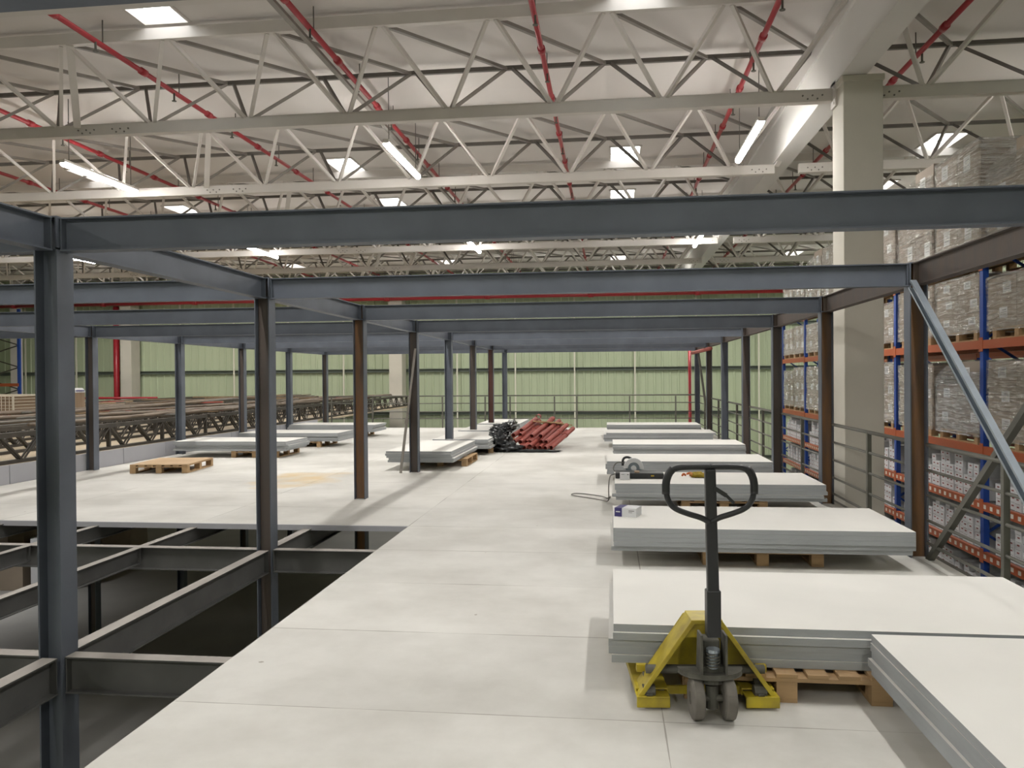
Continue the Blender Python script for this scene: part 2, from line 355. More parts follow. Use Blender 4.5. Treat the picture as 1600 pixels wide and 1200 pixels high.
# ------------------------------------------------------------------ roof trusses (triangular in section)
NP, T0, TP = 1.65, 12.5, 4.3
ZT, ZB = 6.72, 5.80
def make_truss(n, x0, first):      # n panels starting at top node x0
    root = empty('roof_truss', (x0, T0, ZB))
    L = n*NP
    yn, yb, yf = T0-1.0, T0, T0+1.08
    def P(nm, mb, m): return mb.build(nm, m, root)
    P('near_top_chord', MB().box(x0, x0+L, yn-.05, yn+.05, ZT+.02, ZT+.19), 'white')
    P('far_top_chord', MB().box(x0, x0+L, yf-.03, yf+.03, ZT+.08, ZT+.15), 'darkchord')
    bc = P('bottom_chord', MB().box(x0-(0 if first else 0), x0+L, yb-.07, yb+.07, ZB-.14, ZB+.02).box(x0, x0+L, yb-.045, yb+.045, ZB+.02, ZB+.05), 'white')
    for i in range(n+1):
        xt = x0+i*NP
        if i < n:
            xb = xt+NP/2
            P('near_diagonal', MB().bar((xt+.06, yn, ZT+.03), (xb-.05, yb-.03, ZB+.04), .055, .055), 'white')
            P('near_diagonal', MB().bar((xt+NP-.06, yn, ZT+.03), (xb+.05, yb-.03, ZB+.04), .055, .055), 'white')
            P('far_diagonal', MB().bar((xt+.06, yf, ZT+.1), (xb-.05, yb+.03, ZB+.04), .05, .05), 'darkchord')  # far face coloured darker to stand for its shade
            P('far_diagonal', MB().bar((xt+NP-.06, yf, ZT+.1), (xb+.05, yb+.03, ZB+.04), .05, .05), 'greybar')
            P('top_brace', MB().bar((xt+.05, yn+.05, ZT+.06), (xt+NP-.05, yf-.03, ZT+.1), .06, .05), 'greybar')
    P('end_post', MB().bar((x0+.1, yn-.02, ZT+.02), (x0-.45, yb-.08, ZB), .11, .03), 'white')
    bolt = None
    for xe in (x0+.3, x0+L-.3):
        for q in range(5):
            p_ = (xe+(q-2)*.07-x0, -.075, -.05-.05*(q % 2))
            if bolt is None:
                bolt = bpy.data.objects.new('bolt', MB().tube([(0, -.007, 0), (0, .006, 0)], .014, 6).mesh('bolt', 'darkchord')); COL.objects.link(bolt); bolt.parent = root; bolt.location = p_
            else: b2 = bolt.copy(); COL.objects.link(b2); b2.location = p_
    return root
bays = [(-8.25-9.9-8*NP, 8, 'far left bay'), (-8.25-6*NP, 6, 'left bay'), (-8.25, 7, 'middle bay left of the valley beam'), (3.78, 5, 'right bay over the racks')]
bays[0] = (-8.25-6*NP-8*NP, 8, bays[0][2])
for bi, (x0, n, where) in enumerate(bays):
    proto = None
    for k in range(-1, 7):
        if k == -1 and bi in (0,): continue
        nm = 'just above the camera' if k == -1 else ('nearest in view' if k == 0 else '%s row in view' % ORD[k])
        lb = 'white lattice roof truss, %s, %s' % (where, nm)
        if proto is None:
            proto = make_truss(n, x0, True); tag(proto, lb, 'roof truss', 'lattice roof trusses'); proto.location.y = T0+TP*k
        else: dup(proto, (x0, T0+TP*k, ZB), lb)
# ------------------------------------------------------------------ sprinkler pipes
for (x, nm) in ((-14.44, 'over the far left of the roof'), (-11.1, 'second from the left side'), (-7.46, 'through the upper left truss ends'), (-4.2, 'left of centre beside a grey conduit'), (-1.0, 'over the middle of the deck'), (2.27, 'just left of the valley beam'), (4.8, 'right of the valley beam')):
    rt = empty('sprinkler_pipe', (x, 8, 6.6), 'red sprinkler branch pipe under the roof, '+nm, 'pipe', 'sprinkler branch pipes')
    MB().tube([(x, -6, 6.6), (x, 39.6, 6.6)], .042, 10).build('pipe', 'red', rt, smooth=True)
    y = 10.15
    while y < 39:
        c_ = MB().tube([(x, y-.07, 6.6), (x, y+.07, 6.6)], .06, 10); c_.build('coupling', 'red', rt, smooth=True)
        h_ = MB().tube([(x+.02, y+.9, 6.6), (x+.02, y+.9, 6.44)], .016, 6).tube([(x+.02, y+.9, 6.44), (x+.02, y+.9, 6.43)], .04, 8)
        h_.build('sprinkler_head', 'dirty', rt)
        hg = MB().bar((x, y+1.1, 6.64), (x, y+1.1, CEIL), .015, .015); hg.build('hanger', 'darkchord', rt)
        y += 2.15 if y < 24 else 4.3
tag(MB().box(-4.42, -4.34, -6, 39, 6.57, 6.62).build('conduit', 'greybar', origin=(-4.38, 12, 6.6)), 'grey electrical conduit running beside a red sprinkler pipe', 'conduit')
# main along the back wall, riser
rt = empty('fire_main', (-10, 39.5, 5.6), 'long red fire main high on the green back wall', 'pipe')
MB().tube([(-33, 38.8, 5.55), (8.5, 38.8, 5.55)], .12, 12).build('pipe', 'red', rt, smooth=True)
for x in range(-30, 9, 6): MB().bar((x, 38.8, 5.67), (x, 38.8, CEIL), .02, .02).build('hanger', 'darkchord', rt)
for x in range(-31, 9, 5): MB().tube([(x, 38.8, 5.55), (x+.25, 38.8, 5.55)], .15, 12).build('coupling', 'red', rt, smooth=True)
MB().tube([(8.5, 38.8, 5.55), (8.95, 38.8, 5.55)], .17, 12).build('end_cap', 'white', rt, smooth=True)
tag(MB().tube([(-25.5, 39.3, GZ), (-25.5, 39.3, 5.45)], .15, 12).build('riser_pipe', 'red', origin=(-25.5, 39.3, GZ), smooth=True), 'thick vertical red riser pipe beside the far left concrete column', 'pipe')
rt = empty('hydrant_pipe', (2.58, 25.95, 0), 'red pipe rising at the back right corner of the deck', 'pipe')
MB().tube([(2.5, 25.97, GZ), (2.5, 25.97, 2.42)], .05, 10).build('riser', 'red', rt, smooth=True)
tag(MB().tube([(2.56, 25.9, 2.33), (2.6, 23.8, 2.33), (2.62, 21.6, 2.33)], .05, 10).build('pipe_length', 'redp', origin=(2.58, 24, 2.33), smooth=True), 'pinkish primed pipe slung under the beams at back right', 'pipe')
# ------------------------------------------------------------------ LED battens
def make_lamp():
    rt = empty('led_batten', (0, 0, 5.72)); 
    MB().box(-.05, .05, -1.2, 1.2, 5.72, 5.79).build('housing', 'white', rt)
    MB().tube([(0, -1.18, 5.715), (0, 1.18, 5.715)], .058, 10).build('diffuser', 'led', rt, smooth=True)
    for y in (-1, 1): MB().bar((0, y, 5.79), (0, y, CEIL), .012, .012).build('suspension_wire', 'darkchord', rt)
    ld = bpy.data.lights.new('led_light', 'AREA'); ld.shape = 'RECTANGLE'; ld.size = .10; ld.size_y = 2.36; ld.energy = LAMP_W; ld.color = (1, .975, .925)
    lo = bpy.data.objects.new('led_light', ld); COL.objects.link(lo); lo.parent = rt; lo.location = (0, 0, -.07)
    return rt
near_light = bpy.data.lights.new('led_light', 'AREA'); near_light.shape = 'RECTANGLE'; near_light.size = .10; near_light.size_y = 2.36; near_light.energy = LAMP_W*.5; near_light.color = (1, .98, .95)
lp = None
rows = [(15.1, [-23.5, -16.9, -10.2, -3.85, 2.45, 9.0], 'near row in view'), (5.0, [-16.9, -10.2, -3.85, 2.45, 9.0], 'row just above the camera'), (24.9, [-23.5, -17.7, -11.1, -4.2, 2.68, 9.2], 'second row'), (34.8, [-23.5, -17.0, -10.5, -4.0, 2.5, 9.2], 'last row near the green wall'), (-5.0, [-10.2, -3.85, 2.45], 'row behind the camera')]
names = {-23: 'far left', -16: 'left', -17: 'left', -10: 'left of centre', -11: 'left of centre', -3: 'over the middle columns', -4: 'over the middle columns', 2: 'right of centre over the stacks', 9: 'over the racks'}
for y, xl, nm in rows:
    for x in xl:
        lb = 'LED batten lamp, %s, %s' % (nm, names[int(x)])
        if lp is None: lp = make_lamp(); tag(lp, lb, 'lamp', 'LED battens under the roof'); lp.location = (x, y, 5.72)
        else:
            q_ = dup(lp, (x, {-10.2: 15.3, 2.45: 14.65, -3.85: 14.95}.get(x, y) if y == 15.1 else y, 5.72), lb)
            if y == 5.0:
                for c_ in q_.children:
                    if c_.type == 'LIGHT': c_.data = near_light
wl = empty('work_lamp', (-13.2, 15.2, .1), 'small work lamp hung beneath the boarded platform at lower left', 'lamp')
MB().box(-13.35, -13.05, 15.1, 15.3, .02, .08).bar((-13.2, 15.2, .08), (-13.2, 15.2, .24), .02, .02).build('housing', 'white', wl)
wd_ = bpy.data.lights.new('work_light', 'AREA'); wd_.size = .2; wd_.energy = 28; wd_.spread = 2.0; wo_ = bpy.data.objects.new('work_light', wd_); COL.objects.link(wo_); wo_.parent = wl; wo_.location = (0, 0, -.09)
# ------------------------------------------------------------------ mezzanine steel
XC, XR, XL, D1, BAY, H = -3.345, 2.699, -9.304, 4.538, 3.019, 2.6
def YB(i): return D1+BAY*(i-1)
def h_column(x, y, z0, z1, label, webm, fm='steel'):
    rt = empty('steel_column', (x, y, z0), label, 'column', 'mezzanine steel columns')
    s_ = .075
    MB().box(x-s_, x-s_+.01, y-s_, y+s_, z0, z1).build('flange', fm, rt); MB().box(x+s_-.01, x+s_, y-s_, y+s_, z0, z1).build('flange', fm, rt)
    MB().box(x-s_+.01, x+s_-.01, y-.004, y+.004, z0, z1).build('web', webm, rt)
    MB().box(x-.11, x+.11, y-.11, y+.11, z0, z0+.015).build('base_plate', fm, rt)
    MB().box(x-s_, x+s_, y-s_, y+s_, z1-.19, z1-.18).box(x-s_, x+s_, y-s_, y+s_, z1, z1+.008).build('stiffener', fm, rt)
    return rt
wc = {1: 'steel', 2: 'rustdark', 3: 'rust', 4: 'rustdark', 5: 'steel', 6: 'rustdark', 7: 'redox', 8: 'steel'}
wr = {1: 'rust', 2: 'rust', 3: 'rust', 4: 'rustdark', 5: 'rustdark', 6: 'steel', 7: 'rustdark', 8: 'steel'}
for i in range(0, 9):
    near = 'beside the camera' if i == 0 else ('nearest in view' if i == 1 else '%s from the camera' % ORD[i-1])
    h_column(XC, YB(i), GZ, H-.002, 'dark grey steel H column in the middle row, %s' % near, wc.get(i, 'steel'))
    h_column(XR, YB(i), GZ, H-.002, 'rusty dark steel H column in the right row, %s' % near, wr.get(i, 'rust'))
    h_column(XL, YB(i), GZ, H-.002, 'dark steel H column in the left row, %s' % (near if i > 3 else near+', outside the view'), 'steel' if i % 2 else 'rustdark')
def beam(a, b, z, h_, w_, label, m='steel', name='steel_beam', group='roof beams of the mezzanine frame'):
    rt = empty(name, ((a[0]+b[0])/2, (a[1]+b[1])/2, z-h_), label, 'beam', group)
    bm_ = MB().profile(ibeam(w_, h_, .009, .007), (a[0], a[1], z-h_/2), (b[0], b[1], z-h_/2))
    if m == 'steel_deck': bm_.m[6] = 1      # dust settled on the upper flange
    bm_.build('section', [m, 'duststeel'], rt)
    d = Vector((b[0]-a[0], b[1]-a[1], 0)).normalized()
    for p in (Vector((*a, 0))+d*.006, Vector((*b, 0))-d*.006):
        s_ = Vector((-d.y, d.x, 0))*(w_/2-.002)
        MB().bar((p-d*.004)+Vector((0, 0, z-h_/2)), (p+d*.004)+Vector((0, 0, z-h_/2)), w_-.006, h_-.02).build('end_plate', m, rt)
    return rt
g = .077
for i in range(0, 9):
    y = YB(i); near = 'almost overhead' if i == 0 else ('nearest in full view' if i == 1 else '%s from the camera' % ORD[i-1])
    beam((XC+g, y), (XR-g, y), H, .2, .1, 'grey steel cross beam between middle and right columns, %s' % near)
    beam((XL+g, y), (XC-g, y), H, .2, .1, 'grey steel cross beam between left and middle columns, %s' % near)
    if i < 5: beam((XL-6, y), (XL-g, y), H, .2, .1, 'grey steel cross beam left of the left columns, %s' % near)
    if i < 8:
        y2 = YB(i+1)
        for X, nm, m in ((XC, 'middle', 'steel'), (XR, 'right', 'rustdark'), (XL, 'left', 'steel')):
            beam((X, y+g), (X, y2-g), H, .2, .1, 'steel side beam along the %s column row, bay %s from the camera' % (nm, ORD[i]), m)
# floor framing under the deck, seen through the opening
DG = 'floor beams of the mezzanine frame'
for i in range(0, 9):
    y = YB(i); near = ORD[i]
    for a, b, nm in ((XC+g, XR-g, 'middle to right'), (XL+g, XC-g, 'left to middle')):
        beam((a, y), (b, y), -.041, .22, .1, 'floor level cross beam %s columns, row %s from camera' % (nm, near), 'steel_deck', 'floor_beam', DG)
    if i < 8:
        y2 = YB(i+1)
        for X, nm in ((XC, 'middle'), (XR, 'right'), (XL, 'left')):
            beam((X, y+g), (X, y2-g), -.041, .22, .1, 'long floor level beam on the %s column line, %s bay from camera' % (nm, near), 'steel_deck', 'floor_beam', DG)
        if i < 3:
            for q, X in enumerate((-4.67, -5.86, -7.05, -8.2)):
                beam((X, y+.053), (X, y2-.053), -.041, .16, .08, 'joist in the deck opening, %s left of middle columns, %s bay from camera' % (ORD[q], near), 'steel_deck', 'floor_joist', 'floor joists in the deck opening')
tag(MB().box(-9.2, -2.2, 8.60, 8.628, -.058, .0).build('edge_angle', 'parapet', origin=(-5, 8.6, 0)), 'thin grey edge strip along the far side of the deck opening', 'edge strip')
tag(MB().box(2.832, 2.88, -4.6, 25.7, -.16, -.0).build('edge_angle', 'rail', origin=(2.85, 10, 0)), 'steel edge angle along the right side of the deck', 'edge strip')
# ------------------------------------------------------------------ bracing, prop
def chan(a, b, w_, d_, m, name, label, cat, t=.005):
    prof = [(-w_/2, -d_/2), (w_/2, -d_/2), (w_/2, d_/2), (w_/2-.018, d_/2), (w_/2-.018, d_/2-t), (w_/2-t, d_/2-t), (w_/2-t, -d_/2+t), (-w_/2+t, -d_/2+t), (-w_/2+t, d_/2-t), (-w_/2+.018, d_/2-t), (-w_/2+.018, d_/2), (-w_/2, d_/2)]
    return tag(MB().profile(prof, a, b, (-1, 0, .001)).build(name, m, origin=b), label, cat)
chan((2.60, 7.36, 2.40), (2.60, 4.75, .31), .085, .05, 'galv', 'diagonal_brace', 'bright galvanised steel channel leaning diagonally across the right bay', 'brace')
tag(MB().bar((2.765, 4.62, 2.34), (2.765, 7.46, -.02), .05, .05).build('diagonal_brace', 'rail', origin=(2.76, 7.4, 0)), 'dark diagonal brace crossing behind the bright channel on the right', 'brace')
tag(MB().bar((2.72, 22.75, .02), (2.72, 25.55, 2.35), .06, .06).build('diagonal_brace', 'rail', origin=(2.72, 22.7, 0)), 'dark diagonal brace in the last bay at back right', 'brace')
tag(MB().tube([(-3.56, 13.455, 0), (-3.45, 13.455, .84)], .024, 10).tube([(-3.45, 13.455, .84), (-3.44, 13.455, .92)], .034, 10).tube([(-3.44, 13.455, .92), (-3.285, 13.455, 2.12)], .019, 10).build('steel_prop', 'greybar', origin=(-3.56, 13.55, 0), smooth=False), 'thin grey adjustable prop leaning against a middle row column', 'prop')
# ------------------------------------------------------------------ railings
def railing(x0, y0, x1, y1, posts, label, wallm='rail', zs=(1.0, .78, .56, .34, .14), group='railings around the deck'):
    rt = empty('railing', ((x0+x1)/2, (y0+y1)/2, 0), label, 'railing', group)
    for k, z in enumerate(zs):
        MB().tube([(x0, y0, z), (x1, y1, z)], .02 if k == 0 else .014, 8).build('rail', wallm, rt, smooth=True)
    for t in posts:
        x = x0+(x1-x0)*t; y = y0+(y1-y0)*t
        MB().box(x-.022, x+.022, y-.022, y+.022, 0, 1.0).build('post', wallm, rt)
    return rt
for i in range(0, 8):
    railing(XR+.055, YB(i)+g+.03, XR+.055, YB(i+1)-g-.03, [.5], 'brown steel railing between right row columns, bay %s from the camera' % ORD[i])
for k, (xa, xb) in enumerate(((-9.2, -3.4), (-3.29, 2.62))):
    railing(xa, 25.62, xb, 25.62, [.02, .26, .38 if k else .5, .66, .9], 'grey green railing at the back edge of the deck, %s half' % ('left', 'right')[k], 'rail', (1.03, .79, .52, .3))
# ------------------------------------------------------------------ parapet on the left edge
pp = None
y = 8.66; k = 0
while y < 25:
    lb = 'grey parapet panel along the left deck edge, %s from the near end' % ORD[k]
    if pp is None:
        pp = MB().box(-9.42, -9.385, y, y+1.485, 0.0, .30).build('parapet_panel', 'parapet', origin=(-9.4, y, 0)); tag(pp, lb, 'parapet panel', 'low parapet panels'); 
    else: dup(pp, (-9.4, y, 0), lb)
    y += 1.5; k += 1
# ------------------------------------------------------------------ pallets
def make_pallet():
    rt = empty('pallet', (0, 0, 0))
    for k in range(7): 
        x = -.5+k*(1.0-.1)/6; MB().box(x, x+.1, -.6, .6, .122, .14).build('top_board', 'wood', rt)
    for y in (-.6, -.05, .5): MB().box(-.5, .5, y, y+.1, .102, .121).build('stringer_board', 'wood', rt)
    for y in (-.6, -.05, .5):
        for x in (-.5, -.05, .4): MB().box(x, x+.1, y, y+.1, .02, .101).build('block', 'wood', rt)
    for x in (-.5, -.05, .4): MB().box(x, x+.1, -.6, .6, 0, .019).build('bottom_board', 'wood', rt)
    return rt
PAL = None
def pallet(x, y, z, label, rz=0, group=None):
    global PAL
    if PAL is None:
        PAL = make_pallet(); tag(PAL, label, 'pallet', group); PAL.location = (x, y, z); PAL.rotation_euler = (0, 0, rz)
        if group is None and 'group' in PAL: del PAL['group']
        return PAL
    o = dup(PAL, (x, y, z), label, rz=rz)
    if group: o['group'] = group
    elif 'group' in o: del o['group']
    return o
# ------------------------------------------------------------------ board stacks
TH = .0385
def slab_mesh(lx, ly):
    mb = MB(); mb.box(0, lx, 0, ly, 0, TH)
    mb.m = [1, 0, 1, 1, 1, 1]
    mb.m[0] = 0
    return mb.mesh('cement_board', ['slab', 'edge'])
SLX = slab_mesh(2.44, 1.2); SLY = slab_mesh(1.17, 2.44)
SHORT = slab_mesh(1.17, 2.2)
def stack(x, y, n, where, me=None, jit=.02, z0=.141, flush=0, pal=None, prz=0):
    me = me or SLX
    pos = ['bottom', 'second up', 'third up', 'fourth up', 'fifth']
    for k in range(n):
        o = bpy.data.objects.new('cement_board', me); COL.objects.link(o)
        j = 0 if k >= n-flush else 1
        o.location = (x+j*random.uniform(-jit, jit), y+j*random.uniform(-jit*.7, jit*.9), z0+k*(TH+.0008))
        o.rotation_euler = (0, 0, j*random.uniform(-.006, .006))
        tag(o, 'cement board %s in %s' % ('on top' if k == n-1 else pos[k], where), 'board', 'fibre cement boards in stacks')
    if pal: pallet(pal[0], pal[1], 0, 'light wooden pallet under '+where, prz)
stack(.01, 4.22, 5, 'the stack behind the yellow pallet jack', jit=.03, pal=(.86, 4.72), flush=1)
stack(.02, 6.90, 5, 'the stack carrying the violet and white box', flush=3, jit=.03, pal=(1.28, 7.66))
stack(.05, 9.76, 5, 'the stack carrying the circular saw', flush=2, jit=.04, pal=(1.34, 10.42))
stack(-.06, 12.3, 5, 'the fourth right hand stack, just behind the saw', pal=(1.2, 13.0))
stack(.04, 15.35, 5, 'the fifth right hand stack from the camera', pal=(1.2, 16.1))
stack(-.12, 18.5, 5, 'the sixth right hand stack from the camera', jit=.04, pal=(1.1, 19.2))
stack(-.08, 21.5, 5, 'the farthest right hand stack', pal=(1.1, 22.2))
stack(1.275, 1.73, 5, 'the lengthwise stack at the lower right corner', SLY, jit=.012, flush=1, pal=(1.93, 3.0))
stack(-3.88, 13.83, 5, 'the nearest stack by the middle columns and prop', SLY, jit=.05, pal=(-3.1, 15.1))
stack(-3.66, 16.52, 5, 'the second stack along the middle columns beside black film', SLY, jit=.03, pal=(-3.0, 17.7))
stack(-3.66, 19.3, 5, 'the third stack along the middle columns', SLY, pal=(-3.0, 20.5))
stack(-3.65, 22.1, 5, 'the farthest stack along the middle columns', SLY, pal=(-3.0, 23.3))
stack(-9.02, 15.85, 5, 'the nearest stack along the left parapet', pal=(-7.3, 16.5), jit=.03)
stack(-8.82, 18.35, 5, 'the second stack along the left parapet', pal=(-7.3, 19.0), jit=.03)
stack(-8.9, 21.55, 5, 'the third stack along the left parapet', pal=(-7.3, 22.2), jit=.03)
ep = pallet(-7.85, 13.75, 0, 'empty wooden pallet topped with a plywood sheet, on the left deck', .12)
ly = MB().box(-.5, .5, -.6, .6, .141, .155); o = ly.build('plywood_sheet', 'ply', origin=(0, 0, 0)); o.location = (-7.85, 13.75, 0); o.rotation_euler = (0, 0, .12); tag(o, 'thin tan plywood sheet lying on the empty left pallet', 'plywood')
# ------------------------------------------------------------------ pallet jack
PJ = empty('pallet_jack', (.48, 4.0, 0), 'yellow hand pallet jack with black loop handle, in front of a board stack', 'pallet jack')
def pj(nm, mb, m, par=None, **k): return mb.build(nm, m, par or PJ, **k)
xl, xr = .14, .82
for s, x in ((0, .14), (1, .66)):     # forks
    f_ = MB().box(x, x+.16, 4.06, 5.22, .072, .080).box(x, x+.006, 4.06, 5.2, .045, .072).box(x+.154, x+.16, 4.06, 5.2, .045, .072)
    fk = pj('fork', f_, 'yellow', bevel=.002)
    pj('load_roller', MB().tube([(x+.04, 5.02, .042), (x+.12, 5.02, .042)], .04, 16), 'rubber', fk, smooth=False)
# A-frame carriage: two sloping channels, back plate, feet
ap = (.405, .555)
A = MB()
def strut(xb, xt):
    a = Vector((xb, 0, .062)); b = Vector((xt, 0, .43)); d = (b-a).normalized(); nrm = Vector((-d.z, 0, d.x))
    if nrm.x*(xb-.48) < 0: nrm = -nrm
    y0, y1 = 4.0, 4.17
    V = []
    for p in (a, b):
        for (o_, yy) in ((0, y0), (.0, y1), (-.022, y1), (-.022, y0)): V.append(p+nrm*o_+Vector((0, yy, 0)))
    return V
for xb, xt in ((.145, ap[0]), (.815, ap[1])):
    A.add(strut(xb, xt), [(0, 1, 2, 3), (7, 6, 5, 4), (0, 4, 5, 1), (1, 5, 6, 2), (2, 6, 7, 3), (3, 7, 4, 0)])
pj('sloping_frame', A, 'yellow', bevel=.003)
pj('top_cap', MB().box(ap[0]-.002, ap[1]+.002, 4.0, 4.17, .412, .434), 'yellow', bevel=.004)
bp_ = MB(); bp_.add([(.19, 4.165, .12), (.77, 4.165, .12), (ap[1]+.01, 4.165, .42), (ap[0]-.01, 4.165, .42), (.19, 4.175, .12), (.77, 4.175, .12), (ap[1]+.01, 4.175, .42), (ap[0]-.01, 4.175, .42)], [(0, 1, 2, 3), (7, 6, 5, 4), (0, 4, 5, 1), (1, 5, 6, 2), (2, 6, 7, 3), (3, 7, 4, 0)])
pj('back_plate', bp_, 'yellow')
pj('upper_gusset', MB().add([(.36, 4.02, .345), (.60, 4.02, .345), (.55, 4.02, .415), (.41, 4.02, .415), (.36, 4.03, .345), (.60, 4.03, .345), (.55, 4.03, .415), (.41, 4.03, .415)], [(0, 1, 2, 3), (7, 6, 5, 4), (0, 4, 5, 1), (1, 5, 6, 2), (2, 6, 7, 3), (3, 7, 4, 0)]), 'yellow')
for x0, x1 in ((.138, .298), (.665, .826)): pj('foot_plate', MB().box(x0, x1, 3.985, 4.0, .012, .062).box(x0, x1, 3.985, 4.07, .055, .064), 'yellow', bevel=.002)
pj('rear_crossbar', MB().box(.29, .67, 4.10, 4.115, .035, .075), 'yellow')
for x in (.2, .74): pj('push_rod', MB().bar((x, 4.0, .05), (x, 4.15, .11), .03, .05).tube([(x-.03, 4.03, .08), (x+.03, 4.03, .08)], .03, 12), 'dirty')
for x in (.165, .765):
    pj('fork_lug', MB().box(x-.01, x+.04, 4.14, 4.17, .13, .165), 'yellow')
# torsion bar, knuckle, pump
tb = MB().tube([(.19, 4.06, .175), (.77, 4.06, .175)], .022, 12)
pj('torsion_bar', tb, 'dirty', smooth=True)
pl_ = MB(); V = []; 
for z in (.202, .226):
    for q in range(17):
        a = math.pi*q/16; V.append((.48-.15*math.cos(a), 3.95-.12*math.sin(a), z))
n_ = 17; pl_.add(V, [tuple(range(n_)), tuple(range(2*n_-1, n_-1, -1))]+[(i, i+1, n_+i+1, n_+i) for i in range(n_-1)]+[(n_-1, 0, n_, 2*n_-1)])
pj('yoke_plate', pl_, 'dirty', bevel=.004)
pj('pump_body', MB().tube([(.48, 3.92, .17), (.48, 3.92, .21), (.48, 3.92, .215), (.48, 3.92, .32)], [.065, .065, .05, .045], 18).box(.425, .535, 3.88, 3.97, .19, .25), 'dirty', bevel=.004)
pj('pump_housing', MB().box(.44, .52, 3.90, 4.0, .2, .37), 'dirty', bevel=.008)
pj('pump_piston', MB().tube([(.48, 3.87, .25), (.48, 3.87, .33)], .024, 14).tube([(.48, 3.87, .325), (.48, 3.87, .34)], .032, 14), 'galv', smooth=False)
sp_ = [(.48+.03*math.cos(t*.7), 3.87+.03*math.sin(t*.7), .25+t*.0016) for t in range(44)]
pj('spring', MB().tube(sp_, .004, 6), 'dirty')
for x in (.418, .532): pj('handle_bracket', MB().add([(x, 3.84, .22), (x, 3.96, .22), (x, 3.93, .41), (x, 3.84, .41), (x+.01, 3.84, .22), (x+.01, 3.96, .22), (x+.01, 3.93, .41), (x+.01, 3.84, .41)], [(0, 1, 2, 3), (7, 6, 5, 4), (0, 4, 5, 1), (1, 5, 6, 2), (2, 6, 7, 3), (3, 7, 4, 0)]), 'dirty')
pj('steering_stem', MB().tube([(.48, 3.9, .05), (.48, 3.9, .16)], .03, 14), 'dirty', smooth=False)
pj('axle', MB().tube([(.385, 3.89, .1), (.575, 3.89, .1)], .016, 10), 'dirty')
for x in (.405, .553):
    wv = MB(); prof = [(0, .03), (0, .082), (.006, .096), (.012, .1), (.046, .1), (.052, .096), (.058, .082), (.058, .03)]; N_ = 40; V = []
    for q in range(N_):
        a = 2*math.pi*q/N_
        for (dx, rr) in prof: V.append((x-.029+dx, 3.89+rr*math.cos(a), .1+rr*math.sin(a)))
    k_ = len(prof); Fs = [(q*k_+j, ((q+1) % N_)*k_+j, ((q+1) % N_)*k_+(j+1) % k_, q*k_+(j+1) % k_) for q in range(N_) for j in range(k_)]
    wv.add(V, Fs); wo = pj('steer_wheel', wv, 'rubber')
    pj('hub', MB().tube([(x-.024, 3.89, .1), (x+.024, 3.89, .1)], .032, 16), 'dirty', wo)
PJ.rotation_euler = (0, 0, .09)
# tiller
pj('handle_socket', MB().box(.447, .513, 3.835, 3.895, .40, .62), 'black', bevel=.006)
til = pj('tiller', MB().add([(.453, 3.84, .58), (.507, 3.84, .58), (.484, 3.80, 1.19), (.436, 3.80, 1.19), (.453, 3.88, .58), (.507, 3.88, .58), (.484, 3.84, 1.19), (.436, 3.84, 1.19)], [(0, 1, 2, 3), (7, 6, 5, 4), (0, 4, 5, 1), (1, 5, 6, 2), (2, 6, 7, 3), (3, 7, 4, 0)]), 'black', bevel=.006)
lo = [(.46, 1.20), (.36, 1.20), (.31, 1.197), (.275, 1.178), (.258, 1.14), (.258, 1.08), (.27, 1.035), (.30, 1.005), (.36, .982), (.42, .965), (.455, .945)]
pts = [Vector((x, 3.82, z)) for x, z in lo]
def smoothp(p, it=2):
    for _ in range(it):
        q = [p[0]]
        for a, b in zip(p[:-1], p[1:]): q += [a*.75+b*.25, a*.25+b*.75]
        q.append(p[-1]); p = q
    return p
L_ = smoothp(pts); R_ = [Vector((.92-p.x, p.y, p.z)) for p in L_]
pj('handle_loop', MB().tube(L_, .0135, 12), 'black', smooth=True); pj('handle_loop', MB().tube(R_, .0135, 12), 'black', smooth=True)
for s in (-1, 1):
    gp = smoothp([Vector((.46+s*.17, 3.82, 1.192)), Vector((.46+s*.19, 3.82, 1.17)), Vector((.46+s*.203, 3.82, 1.13)), Vector((.46+s*.203, 3.82, 1.075))], 1)
    pj('hand_grip', MB().tube(gp, .0185, 12), 'black', smooth=True)
pj('release_lever', MB().bar((.475, 3.81, 1.105), (.53, 3.80, 1.07), .02, .014, (0, 1, 0)).bar((.53, 3.80, 1.07), (.565, 3.80, 1.035), .014, .01, (0, 1, 0)), 'black')
# ------------------------------------------------------------------ small things on the stacks
TOP = .141+5*(TH+.0008)
bx = empty('product_box', (.16, 7.52, TOP), 'small violet and white carton box lying on the second board stack', 'box')
hh = .09
vb = MB().box(-.04, .11, -.10, .12, 0, hh); vb.build('carton', 'wcarton', None); o = bpy.data.objects['carton']
o.parent = bx
pb = MB().box(-.12, -.04, -.10, .12, 0, hh).build('printed_end', 'purple', None); pb.parent = bx
lb_ = MB().box(-.105, -.06, -.1012, -.1, .045, .056).build('printed_line', 'paper', None); lb_.parent = bx
lb2 = MB().box(.03, .09, -.1012, -.1, .06, .068).box(.03, .07, -.1012, -.1, .045, .05).build('print', 'shelf', None); lb2.parent = bx
bx.rotation_euler = (0, 0, -.3); bx.scale = (.88, .88, .88)
